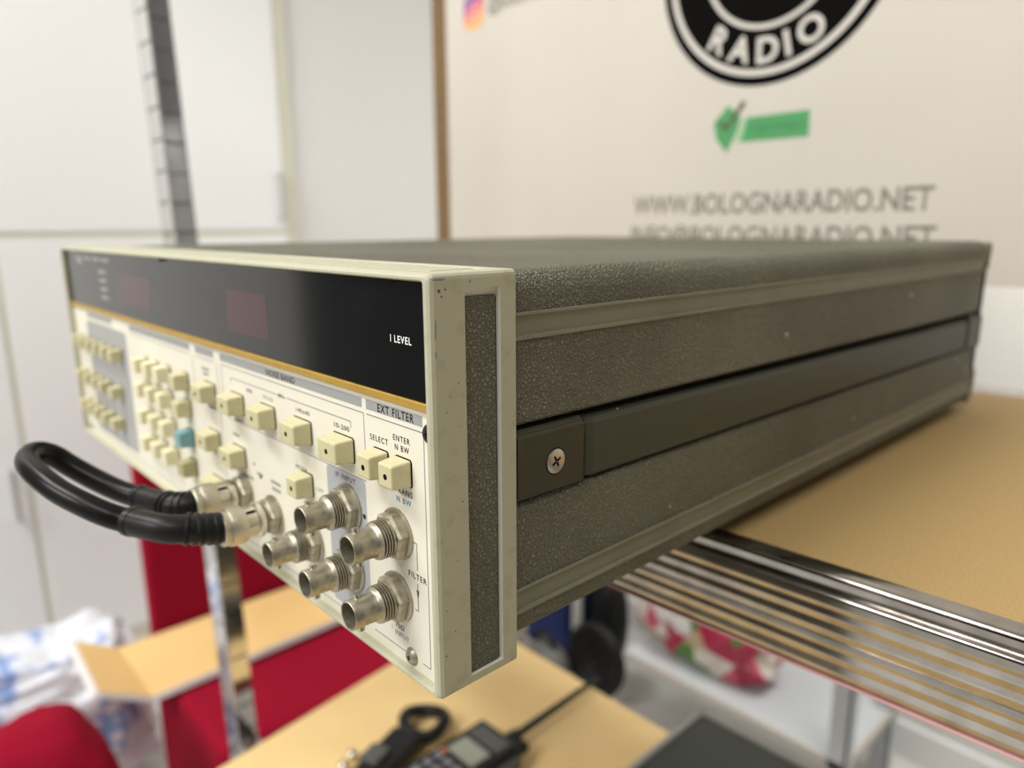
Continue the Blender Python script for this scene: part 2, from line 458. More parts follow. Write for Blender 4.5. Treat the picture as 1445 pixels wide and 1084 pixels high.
# ================================================================== STRUCTURE
part('floor', MB().box(-2300, 1800, -3350, 1300, -900, -850), FLOORM, kind='structure')
part('wall_back', MB().box(-1700, 1800, 1250, 1300, -850, 2050), WALLM, kind='structure')
part('wall_left', MB().box(-1700, -1602, 774, 1250, -850, 2050), WALLL, kind='structure')
part('wall_front', MB().box(-2300, 1800, -3350, -3300, -850, 2050), WALLM, kind='structure')
part('ceiling', MB().box(-2300, 1800, -3350, 1300, 2050, 2100), WALLM, kind='structure')
part('baseboard_back', MB().box(-1600, 1800, 1238, 1250, -850, -780, 2), CABW, kind='structure')

# ================================================================== WHITE CABINETS on the left
cab = thing('storage_cabinet', 'tall white storage cabinet with upper and lower doors against the left wall', 'cabinet', (-1620, 100, -850))
part('carcass', MB().box(-2100, -1591, -760, 770, -850, 1500), CABC, cab)
part('edge_panel', MB().box(-2100, -1597, 741, 772, -850, 1500, 2), CABR, cab, label='ivory end panel at the right edge of the cabinet')
def door(y0, y1, z0, z1):
    return part('door', MB().box(-1590.8, -1588, y0, y1, z0, z1, 1.5), CABW, cab)
tilt = 0.0
doors = {}
doors['ur'] = door(121, 738, 134, 1480)
doors['ul'] = door(-750, 115, 131, 1480)
doors['lr'] = door(129, 738, -780, 121)
doors['ll'] = door(-750, 119, -780, 112)
def cab_handle(y, z0, z1, parent):
    m = MB().tube([(-1590, y, z0+6), (-1568, y, z0+6)], 4, 12, spline=False)
    m.tube([(-1590, y, z1-6), (-1568, y, z1-6)], 4, 12, spline=False)
    m.tube([(-1566, y, z0), (-1566, y, z1)], 6, 14, spline=False)
    part('door_handle', m, ALU, parent)
cab_handle(724, 156, 274, doors['ur'])
cab_handle(92, -449, -342, doors['ll'])

# ================================================================== SHELF RACK
TILT = math.radians(-1.15)
rack = thing('shelf_rack', 'polished steel shelf rack carrying the test set on its ribbed-edge shelf', 'rack', (0, 168, 0), (0, TILT, 0))
part('upper_shelf', MB().box(-690, 640, 176, 650, -42, -2.2, 1), CHROME, rack)
# the ribbed front edge: each rolled rib is a bar of its own
def rib(z0, z1, depth, crest=0.5, y=169.4, soft=0.16):
    zc = z0+(z1-z0)*crest
    yb = y+depth                    # the crest stands at y, the valleys lie depth behind it
    h0, h1 = (zc-z0), (z1-zc)
    pr = [(yb, z0), (y+depth*soft, zc-h0*soft), (y+0.05, zc-h0*soft*0.4), (y+0.05, zc+h1*soft*0.4), (y+depth*soft, zc+h1*soft)]
    return pr+[(yb, z1), (y+8, z1), (y+8, z0)]
def bead(z0, z1, depth, y=168.0, n=8):
    return [(y+6-depth*math.sin(PI*k/n)**0.8, z0+(z1-z0)*k/n) for k in range(n+1)]+[(y+9, z1), (y+9, z0)]
part('edge_rib', MB().prism(bead(-3.0, 1.2, 5.2), 'x', -690, 640, smooth=True), CHROME, rack)
part('edge_groove', MB().prism([(171.5, -8.0), (170.5, -3.0), (176, -3.0), (176, -8.0)], 'x', -690, 640), CHROME, rack)
part('edge_rib', MB().prism(bead(-11.4, -7.6, 5.6), 'x', -690, 640, smooth=True), CHROME, rack)
for a, b, dp, cr_ in ((-16.4, -11.4, 0.9, 0.45), (-22.6, -16.4, 1.1, 0.55), (-29.6, -22.6, 1.2, 0.56), (-34.0, -29.6, 0.8, 0.50), (-40.6, -34.0, 1.25, 0.57), (-47.4, -40.6, 1.3, 0.58)):
    part('edge_rib', MB().prism(rib(a, b, dp, cr_), 'x', -690, 640), CHROME, rack)
part('edge_lining', MB().box(-690, 640, 169.3, 178, -48.2, -47.5, 0.2), PINK, rack, label='thin pink line under the ribbed edge')
part('lower_shelf', MB().box(-606, 640, 125, 516, -478, -453.5, 1), CHROME, rack)
# slotted angle post, front left (leans slightly)
def post(x, y, z0, z1, lean, sx=1, sy=1):
    w = 38; t = 2.2
    nn = int((z1-z0)/33.3)
    m = MB()
    def X(z): return x+lean*(z-383)/844
    zs = [z0]
    z = z1-8
    cuts = []
    while z > z0+20:
        cuts.append(z); z -= 33.3
    cuts = cuts[::-1]
    prev = z0
    for c in cuts+[z1+1]:
        a, b2 = prev, min(c-2.0, z1)
        # front flange and side flange between notches (each bay is a shallow pressed panel)
        for (u0, u1, v0, v1) in ((0, w, 0, t), (0, t, 0, w)):
            p = []
            for zz in (a, b2):
                p += [(X(zz)+sx*u0, y+sy*v0, zz), (X(zz)+sx*u1, y+sy*v0, zz), (X(zz)+sx*u1, y+sy*v1, zz), (X(zz)+sx*u0, y+sy*v1, zz)]
            m.hexa(p, 0.6, 1)
        if c <= z1:
            for (u0, u1, v0, v1) in ((0.3, w-0.5, 0.9, t), (0.3, t-0.9, 0.3, w-0.5)):
                p = []
                for zz in (c-2.0, c+0.0):
                    p += [(X(zz)+sx*u0, y+sy*v0, zz), (X(zz)+sx*u1, y+sy*v0, zz), (X(zz)+sx*u1, y+sy*v1, zz), (X(zz)+sx*u0, y+sy*v1, zz)]
                m.hexa(p, mat=1)
        prev = c
    return m
part('post', post(-737, 166, -848, 760, -42), [CHROMEP, GREYP], rack, label='bright slotted steel angle post at the front left corner')
part('post', post(690, 166, -848, 760, 0, -1, 1), [CHROMEP, GREYP], rack)
part('post', post(-737, 706, -848, 620, 0, 1, -1), [CHROMEP, GREYP], rack)
part('post', post(690, 706, -848, 620, 0, -1, -1), [CHROMEP, GREYP], rack)
part('bracket', MB().box(-700, -691, 172, 640, -40, -6, 1), CHROME, rack)
part('bracket', MB().box(-690, -606, 170, 184, -476, -458, 1), CHROME, rack)

cardm = MB().box(-560, 640, 177.4, 603, -2.1, 0.0, 0.5)
cardm = part('cardboard_sheet', cardm, [CARD], None, loc=(0, 168, 0), rot=(0, TILT, 0))
for v in cardm.data.vertices: v.co.y -= 0.168
cardm['label'] = 'brown cardboard sheet covering the upper shelf beneath the test set'; cardm['category'] = 'cardboard'
card2 = part('cardboard_sheet', MB().hexa([(-604, 120, -453.4), (600, -330, -453.4), (600, 520, -453.4), (-664, 548, -453.4), (-604, 120, -450), (600, -330, -450), (600, 520, -450), (-664, 548, -450)], 0.6, 1), CARD2)
for v in card2.data.vertices: v.co = v.co
card2.location = (0, 0, GZ)
card2['label'] = 'light brown cardboard sheet on the lower shelf under the handheld radio'; card2['category'] = 'cardboard'
# the lower sheet lies on the tilted lower shelf
card2.matrix_world = Matrix.Translation((0, 0.168, GZ)) @ Matrix.Rotation(TILT, 4, 'Y') @ Matrix.Translation((0, -0.168, 0))
def tz(x, z):   # height of a point of the tilted rack
    return z*math.cos(TILT)-x*math.sin(TILT)

# ================================================================== BANNER AND BOARD
board = part('backing_board', MB().box(-846, 260, 646.2, 661, 89, 1300, 1), BOARD)
board['label'] = 'brown particle board standing behind the printed banner'; board['category'] = 'board'
ban = thing('printed_banner', 'cream printed banner with black radio shop disc, green badge and web address', 'banner', (-250, 630, 89))
pr = []
# sheet with a gently curled left border
xs = [-806, -802, -796.5, -790, -783, -775, -766, -755, -740, 200]
ys = [644.8, 640.2, 636.6, 633.9, 632.1, 630.9, 630.3, 630.05, 630, 630]
outer = list(zip(xs, ys)); inner = [(x+0.5, y+0.9) for x, y in outer][::-1]
part('sheet', MB().prism(outer+inner, 'z', 89.5, 1290, smooth=True), SHEET, ban)
def disc(r0, r1, cx, cz, y0, y1, n=72):
    return MB().lathe([(r0, y0), (r1, y0), (r1, y1), (r0, y1), (r0, y0)] if r0 > 0 else [(0, y0), (r1, y0), (r1, y1), (0, y1)], n, 'y', (cx, 0, cz), smooth=False)
DX, DZ = -252.7, 419.2
logo = part('logo_disc', disc(0, 132.4, DX, DZ, 629.75, 629.95), BANNERBLACK, ban)
part('logo_ring', disc(116.2, 122.6, DX, DZ, 629.55, 629.75), BANNERWHITE, logo)
part('logo_ring', disc(74.2, 79.0, DX, DZ+2, 629.55, 629.75), BANNERWHITE, logo)
for ch, ang, rz in (('R', -36.0, -30), ('A', -18.0, -15), ('D', 0.5, 1), ('I', 13.5, 13), ('O', 28.5, 26)):
    a = math.radians(ang)
    cx, cz = DX+97.5*math.sin(a), DZ-97.5*math.cos(a)
    text_mesh('lettering', ch, 24.5, BANNERWHITE, logo, cx, 629.5, cz, align='CENTER', bold=0.026, rz=math.radians(rz)*1.0, off=(0, -12.2))
# green certified badge
badge = part('badge', MB().prism([(-311, 254), (-293.5, 271), (-277.5, 257.5), (-281, 243), (-293, 221.5), (-306, 236)], 'y', 629.7, 629.95), BANNERGREEN, ban)
part('badge_bar', MB().prism([(-269.5, 256.3), (-200.5, 256.8), (-200, 231), (-275.5, 231.3)], 'y', 629.7, 629.95), BANNERGREEN, badge)
part('badge_edge', MB().prism([(-274, 255.5), (-269.5, 256.3), (-275.5, 231.3), (-282, 232)], 'y', 629.72, 629.96), BANNERPALEGREEN, badge)
part('tick', MB().prism([(-303.5, 253), (-301, 255.5), (-294.8, 250.2), (-276.5, 274.5), (-272, 271), (-295.2, 243.6)], 'y', 629.45, 629.7), BANNERBROWN, badge)
text_mesh('lettering', 'CERTIFIED', 8.2, BANNERDKGREEN, badge, -266, 629.6, 239.5, width=58, bold=0.01)
text_mesh('lettering', 'WWW.BOLOGNARADIO.NET', 21.4, BANNERGREY, ban, -418, 629.8, 156.2, width=342, bold=0.02)
text_mesh('lettering', 'INFO@BOLOGNARADIO.NET', 21.4, BANNERGREY, ban, -423, 629.8, 120.3, width=350, bold=0.02)
text_mesh('lettering', '@bolognaradio', 17, BANNERGREY, ban, -692, 629.8, 442, width=170, bold=0.02)
def rrect(x0, x1, z0, z1, r, n=5):
    out = []
    for cx, cz, a0 in ((x1-r, z1-r, 0), (x0+r, z1-r, 90), (x0+r, z0+r, 180), (x1-r, z0+r, 270)):
        for k in range(n+1):
            a = math.radians(a0+90*k/n); out.append((cx+r*math.cos(a), cz+r*math.sin(a)))
    return out
ico = part('camera_icon', MB().prism(rrect(-745, -701, 427, 471, 11), 'y', 629.7, 629.95), INSTA, ban, label='rounded gradient camera emblem')
def ring_rr(x0, x1, z0, z1, r, w):
    b = bmesh.new(); A = rrect(x0, x1, z0, z1, r); B = rrect(x0+w, x1-w, z0+w, z1-w, r-w)
    va = [b.verts.new((p[0], 629.55, p[1])) for p in A]; vb = [b.verts.new((p[0], 629.55, p[1])) for p in B]
    n = len(A)
    for i in range(n): b.faces.new((va[i], va[(i+1) % n], vb[(i+1) % n], vb[i]))
    m = MB(); m._merge(b); return m
emblem = ring_rr(-737, -709, 435, 463, 7, 2.6)
part('icon_outline', emblem, mat('icon_pale', (0.70, 0.40, 0.42), 0.5), ico)
part('icon_lens', disc(5, 7.6, -723, 449, 629.5, 629.6, 24), mat('icon_pale2', (0.70, 0.40, 0.42), 0.5), ico)

# ================================================================== TEST SET (the instrument)
W, H, FD, DP = 425.0, 131.7, 32.4, 518.0
ins = thing('test_set', 'beige rack-mount electronic noise test set with black display window and cream push buttons', 'instrument', (0, 0, 0))
# front frame: ring with bevelled lip, side pocket cut out
def frame_mesh():
    b = bmesh.new()
    def loop(x0, x1, z0, z1, y, r=0.0):
        if r <= 0: pts = [(x1, z1), (x0, z1), (x0, z0), (x1, z0)]
        else: pts = rrect(x0, x1, z0, z1, r, 3)
        return [b.verts.new((p[0], y, p[1])) for p in pts]
    L = [loop(-W, 0, 0, H, FD, 1.8), loop(-W, 0, 0, H, 1.6, 1.8), loop(-W+0.5, -0.5, 0.4, H-0.5, 0.5, 1.7), loop(-W+1.5, -1.5, 0.9, H-1.2, 0, 1.5),
         loop(-W+2.9, -2.9, 1.5, H-1.9, 0, 1.2), loop(-W+3.6, -3.6, 2.0, H-2.4, 0.8, 1.0), loop(-W+3.6, -3.6, 2.0, H-2.4, 6, 1.0)]
    n = len(L[0])
    for A, B in zip(L, L[1:]):
        for i in range(n): b.faces.new((A[i], A[(i+1) % n], B[(i+1) % n], B[i]))
    b.faces.new(L[-1]); b.faces.new(L[0])
    bmesh.ops.recalc_face_normals(b, faces=b.faces[:])
    m = MB(); m._merge(b, smooth=False); return m
fr = part('front_frame', frame_mesh(), [FRAME, FRAME_IN], ins)
cut = part('cutter', MB().box(-1.9, 5, 12.5, 26.2, 3.6, 126.9, 0).box(-W-5, -W+1.9, 12.5, 26.2, 3.6, 126.9, 0).box(-412, -9, 7.5, 27.5, H-0.45, H+5), FRAME_IN)
md = fr.modifiers.new('b', 'BOOLEAN'); md.object = cut; md.operation = 'DIFFERENCE'; md.solver = 'EXACT'
cut.location = (0, 0, GZ)
bpy.context.view_layer.update()
me2 = bpy.data.meshes.new_from_object(fr.evaluated_get(bpy.context.evaluated_depsgraph_get()))
fr.modifiers.clear(); old = fr.data; fr.data = me2; bpy.data.meshes.remove(old)
bpy.data.objects.remove(cut)
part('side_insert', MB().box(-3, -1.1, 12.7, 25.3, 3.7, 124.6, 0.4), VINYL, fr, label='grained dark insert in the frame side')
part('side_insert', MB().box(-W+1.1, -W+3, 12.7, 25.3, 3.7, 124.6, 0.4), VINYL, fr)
part('top_trim', MB().box(-411, -10, 8, 24.5, H-1, H+0.15, 0.25), FRAME, fr)
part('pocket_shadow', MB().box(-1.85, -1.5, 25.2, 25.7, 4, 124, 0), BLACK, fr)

# panel and its prints
YP = 3.0
pan = part('front_panel', MB().box(-W+3.2, -3.2, YP, 8, 1.8, 95), PANEL, ins)
def band(x0, x1, z0, z1, m=GREYPRINT, y=YP, th=0.04):
    part('header_band', MB().box(x0, x1, y-th, y, z0, z1), m, pan)
band(-40.2, -9.2, 86.1, 89.5); band(-161.3, -42.8, 86.1, 89.5); band(-191, -169, 86.1, 89.5); band(-294, -199, 86.1, 89.5); band(-386, -329, 86.1, 89.5)
part('grey_zone', MB().prism(rrect(-390, -303, 9, 83.5, 3), 'y', YP-0.03, YP), GREYZONE, pan)
part('grey_zone', MB().prism(rrect(-69.3, -42.9, 7.5, 60.5, 2), 'y', YP-0.03, YP), mat('bluish_zone_print', (0.40, 0.41, 0.43), 0.5), pan)
ln = MB()
def line(x0, z0, x1, z1, w=0.35):
    d = Vector((x1-x0, z1-z0)).normalized()*0; 
    if abs(x1-x0) > abs(z1-z0): ln.box(min(x0, x1), max(x0, x1), YP-0.05, YP, z0-w/2, z0+w/2)
    else: ln.box(x0-w/2, x0+w/2, YP-0.05, YP, min(z0, z1), max(z0, z1))
line(-40.2, 84.4, -8.8, 84.4); line(-8.8, 84.4, -8.8, 6.0); line(-8.8, 6.0, -13.0, 6.0); line(-22.5, 6.0, -41.5, 6.0); line(-42.0, 84.4, -42.0, 66)
line(-161, 84.4, -42.0, 84.4); line(-161, 84.4, -161, 64); line(-191, 84.4, -169, 84.4); line(-294, 84.4, -199, 84.4); line(-166, 84, -166, 30); line(-196, 84, -196, 62)
line(-151, 79.8, -106, 79.8); line(-98, 79.8, -50.5, 79.8); line(-50.5, 79.8, -50.5, 77.6); line(-151, 79.8, -151, 77.6)
line(-158, 60.6, -42.2, 60.6); line(-386, 84.4, -329, 84.4)
line(-14.3, 47.3, -14.3, 38.2, 0.4); line(-16.6, 47.3, -14.3, 47.3, 0.4); line(-14.5, 33.6, -14.5, 24.0, 0.4); line(-16.2, 24.0, -14.5, 24.0, 0.4)
line(-86, 37, -86, 30, 0.35); line(-400, 5.5, -46, 5.5, 0.3)
ln.prism([(-14.5, 28.0), (-13.6, 31.3), (-15.4, 31.3)], 'y', YP-0.05, YP)
for x, z, w in ((-180, 79.5, 9), (-180, 77.2, 7), (-132, 77, 6), (-150, 43, 8), (-180, 44.5, 7), (-175, 62, 8), (-146, 61.5, 7), (-128, 41, 6), (-113, 38, 8), (-113, 41, 9), (-139, 37, 8), (-84, 34, 8), (-55, 34, 7), (-150, 54, 7)):
    for k in range(4): ln.box(x-w/2+k*w/4, x-w/2+k*w/4+w/5.5, YP-0.05, YP, z-0.7, z+0.7)
part('printed_lines', ln, LINEINK, pan)
T = text_mesh
T('lettering', 'EXT FILTER', 2.5, INK, pan, -33.5, YP-0.08, 86.55, width=19.8, bold=0.016, spacing=1.2)
T('lettering', 'NOISE BAND', 2.3, INK, pan, -114.5, YP-0.08, 86.6, width=24.5, bold=0.012)
T('lettering', 'SELECT', 1.9, INK, pan, -38.6, YP-0.06, 76.3, width=10.4, bold=0.009, spacing=1.22)
T('lettering', 'ENTER', 1.9, INK, pan, -25.2, YP-0.06, 79.0, width=9.0, bold=0.010, spacing=1.22)
T('lettering', 'N BW', 1.9, INK, pan, -24.4, YP-0.06, 76.0, width=7.6, bold=0.010, spacing=1.22)
T('lettering', 'TRANS', 1.9, INK, pan, -25.4, YP-0.06, 61.9, width=9.8, bold=0.009, spacing=1.22)
T('lettering', 'N BW', 1.9, BLUEINK, pan, -24.6, YP-0.06, 58.8, width=8.0, bold=0.009, spacing=1.22)
T('lettering', 'FILTER', 1.95, INK, pan, -19.4, YP-0.06, 34.9, width=9.6, bold=0.009, spacing=1.22)
T('lettering', '75\u03A9', 1.6, INK, pan, -28.3, YP-0.06, 13.1, width=5.0, bold=0.002)
T('lettering', 'INPUT', 1.6, GREENINK, pan, -28.6, YP-0.06, 10.2, width=8.0, bold=0.004)
T('lettering', 'I', 1.6, GREENINK, pan, -30.6, YP-0.06, 11.0)
T('lettering', 'IF INPUT', 1.9, INK, pan, -63.0, YP-0.06, 57.3, width=13.4, bold=0.009, spacing=1.22)
T('lettering', '10-200', 1.7, INK, pan, -62.5, YP-0.06, 75.8, width=10.2, bold=0.01, spacing=1.1)
T('lettering', '140\u00B140', 1.6, INK, pan, -91.0, YP-0.06, 76.0, width=10.5)
T('lettering', '70\u00B120', 1.6, LINEINK, pan, -119.5, YP-0.06, 76.0, width=9.5)
T('lettering', 'MHz', 1.5, INK, pan, -105, YP-0.06, 79.1, width=5.6, bold=0.004)
T('lettering', 'MODE', 1.7, INK, pan, -94, YP-0.06, 52.6, width=9)
T('lettering', 'OFF', 1.6, LINEINK, pan, -78.0, YP-0.06, 47.6, width=5)
part('printed_dot', MB().lathe([(0, 0), (0.95, 0)], 16, 'y').lathe([(0, -0.06), (0.95, -0.06), (0.95, 0)], 16, 'y'), INK, pan, loc=(-44.6, YP, 47.2))
part('printed_dot', MB().lathe([(0, -0.06), (1.0, -0.06), (1.0, 0)], 16, 'y'), INK, pan, loc=(-128.0, YP, 40.0))
part('printed_dot', MB().lathe([(0, -0.06), (0.9, -0.06), (0.9, 0)], 16, 'y'), REDINK, pan, loc=(-133.5, YP, 44.5))

# display glass
dis = part('display_window', MB().box(-W+4.0, -4.4, YP-0.7, YP+2, 94.0, 129.2, 0.2, 1), GLASS, ins)
part('red_filter', MB().box(-146.5, -107.8, YP-0.73, YP-0.6, 101.2, 118.8), REDWIN, dis, label='dark red digit window')
part('red_filter', MB().box(-301, -246, YP-0.73, YP-0.6, 101.2, 117.8), REDWIN, dis)
T('lettering', 'I LEVEL', 2.15, WHITEINK, dis, -23.4, YP-0.76, 110.4, width=10.9, bold=0.018, spacing=1.18)
mk = MB()
for x0, x1, z in ((-392, -312, 125.2), (-392, -372, 122.6)):
    n = int((x1-x0)/4)
    for k in range(n):
        if k % 5 != 4: mk.box(x0+4*k, x0+4*k+2.6, YP-0.75, YP-0.7, z-0.9, z+0.9)
for z in (117.7, 112.6, 107.4, 102.3):
    for k in range(5): mk.box(-341+3*k, -341+3*k+2, YP-0.75, YP-0.7, z-1.0, z+1.0)
part('printed_marks', mk, DIMINK, dis)
part('gold_trim', MB().box(-W+3.6, -4.0, YP-1.4, YP+1, 91.4, 93.9, 0.35), GOLD, ins)
for x in (-24, -222):
    part('window_clip', MB().hexa([(x-2, YP-1.6, 127.9), (x+2, YP-1.6, 127.9), (x+2, YP, 127.9), (x-2, YP, 127.9), (x-3.4, YP-1.6, 129.7), (x+9, YP-1.6, 129.7), (x+9, YP, 129.7), (x-3.4, YP, 129.7)]), BLACK, ins)
def dome(r, h, n=24):
    return [(0, -h), (r*0.45, -h*0.93), (r*0.8, -h*0.65), (r, -h*0.15), (r, 0)]
def pscrew(name_m, x, z, r, h, cross=True):
    o = part('panel_screw', MB().lathe(dome(r, h), 28, 'y'), name_m, ins, loc=(x, YP, z))
    if cross:
        part('screw_slot', MB().box(-r*0.3, r*0.3, -h*1.01, -h*0.5, -0.22, 0.22).box(-0.22, 0.22, -h*1.01, -h*0.5, -r*0.3, r*0.3), BLACK, o, loc=(0, 0, 0), rot=(0, 0.2, 0))
pscrew(NICKEL, -19.0, 5.9, 3.1, 1.6)
pscrew(BLACKP, -6.0, 84.6, 3.0, 1.2)
pscrew(BLACKP, -417.0, 125.0, 3.2, 1.2)
pscrew(SCREWM, -412, 5.9, 3.1, 1.6)

# push buttons
def key_mesh(bw, bh, fwid, fh, depth=7.1):
    b = bmesh.new()
    # sits on the panel at y=0, face at y=-depth; right edges aligned to leave the photo's taper
    lo = [(-bw/2, 0, -bh/2), (bw/2, 0, -bh/2), (bw/2, 0, bh/2), (-bw/2, 0, bh/2)]
    hi = [(-fwid/2, -depth, -fh/2), (fwid/2, -depth, -fh/2), (fwid/2, -depth, fh/2), (-fwid/2, -depth, fh/2)]
    m = MB(); m.hexa(lo+hi, 0.75, 3)
    return m
protos = {}
def button(x, z, kind='small', m=KEYCREAM, led=True):
    """x, z: centre of the button's base on the panel"""
    bw, bh, f1, f2 = {'small': (8.9, 8.9, 7.6, 7.6), 'wide': (14.0, 8.9, 12.4, 7.6), 'mini': (8.0, 8.0, 6.9, 6.9)}[kind]
    key = (kind, m.name, led)
    if key in protos:
        return dup(protos[key], ins, (x, YP, z))
    o = part('push_button', key_mesh(bw, bh, f1, f2), m, ins, loc=(x, YP, z))
    part('button_bezel', MB().prism(rrect(-bw/2-0.12, bw/2+0.22, -bh/2-0.25, bh/2+0.14, 1.2, 3), 'y', -0.12, 0), BLACK, o, loc=(0, 0, 0))
    if led:
        part('led_window', MB().lathe([(0, -0.06), (0.95, -0.06), (0.95, 0.3)], 18, 'y'), BLACK, o, loc=(0.35 if kind == 'small' else 0.2, -7.1, -0.1))
    protos[key] = o
    return o
# kinds by place (right edge of the face, top edge of the face) -> centre
def bpos(xr, zt, kind): 
    w = {'small': 7.6, 'wide': 12.4, 'mini': 6.9}[kind]; h = 7.6 if kind != 'mini' else 6.9
    return xr-w/2, zt-h/2
for xr, zt, kind in ((-16.1, 73.6, 'small'), (-28.7, 73.5, 'small'), (-49.7, 73.4, 'wide'), (-79.6, 73.3, 'wide'), (-109.4, 73.3, 'wide'), (-139.4, 73.2, 'wide'), (-170.5, 73.2, 'wide'),
                     (-81.0, 52.3, 'small'), (-142.2, 48.8, 'wide'), (-170.0, 50.4, 'wide'), (-171.0, 27.0, 'wide')):
    x, z = bpos(xr, zt, kind); button(x, z, kind)
rows = (73.5, 59.8, 44.4, 28.8)
for c, xr in enumerate((-265.3, -247.5, -229.6)):
    for r, zt in enumerate(rows):
        x, z = bpos(xr, zt, 'small'); button(x, z, 'small', KEYPALE, False)
for r, zt in enumerate(rows):
    x, z = bpos(-204.4, zt, 'small')
    button(x, z, 'small', (KEYCREAM, KEYCREAM, KEYBLUE, KEYOLIVE)[r], False)
for xr in (-400, -382.6, -365.3, -348, -330.7, -313.5):
    x, z = bpos(xr, 72.2, 'mini'); button(x, z, 'mini', KEYCREAM, False)
for xr in (-400, -380, -362, -345.3, -321.5):
    x, z = bpos(xr, 48.1, 'mini'); button(x, z, 'mini', KEYCREAM, False)
for xr in (-399.5, -382, -365.5, -347, -326.5):
    x, z = bpos(xr, 27.2, 'mini'); button(x, z, 'mini', KEYCREAM, False)

# BNC sockets
def socket(x, z):
    if 'bnc' in protos: return dup(protos['bnc'], ins, (x, YP, z))
    pr = [(6.3, -1.0), (6.3, -4.8)]
    for k in range(4):
        y = -5.0-k*0.95
        pr += [(6.3, y), (6.3, y-0.3), (5.5, y-0.5), (5.5, y-0.7)]
    pr += [(6.1, -8.8), (5.3, -9.4), (4.85, -10.2), (4.75, -14.2), (4.85, -15.0), (4.85, -18.3), (4.65, -18.6), (4.2, -18.5), (4.1, -12), (4.05, -4.5), (0, -4.5)]
    o = part('bnc_socket', MB().lathe(pr, 40, 'y'), NICKEL, ins, loc=(x, YP, z))
    part('washer', MB().lathe([(6, 0), (8.7, 0), (8.7, -0.7), (8.2, -1.0), (6, -1.0)], 40, 'y'), NICKEL, o, loc=(0, 0, 0))
    hx = [(8.1*math.cos(math.radians(60*k+12)), 8.1*math.sin(math.radians(60*k+12))) for k in range(6)]
    hx2 = [(p[0]*0.90, p[1]*0.90) for p in hx]
    part('hex_nut', MB().prism(hx, 'y', -1.0, -3.6).prism(hx, 'y', -3.6, -4.4, pts2=hx2), NICKEL, o, loc=(0, 0, 0))
    for a in (100, 280):
        ca, sa = math.cos(math.radians(a)), math.sin(math.radians(a))
        part('bayonet_pin', MB().tube([(4.4*ca, -14.8, 4.4*sa), (6.05*ca, -14.8, 6.05*sa)], 1.15, 14, spline=False), NICKELB, o, loc=(0, 0, 0))
    part('insulator', MB().lathe([(0, -10), (2.4, -10), (2.4, -4.5)], 24, 'y').lathe([(0, -13), (0.6, -13), (0.8, -10)], 12, 'y', mat=1), [DIEL, NICKELB], o, loc=(0, 0, 0))
    protos['bnc'] = o
    return o
for x, z in ((-24.7, 47.5), (-26.0, 24.9), (-54.8, 47.9), (-54.9, 24.6), (-83.6, 25.4), (-117.0, 26.2), (-145.3, 28.6)):
    socket(x, z)

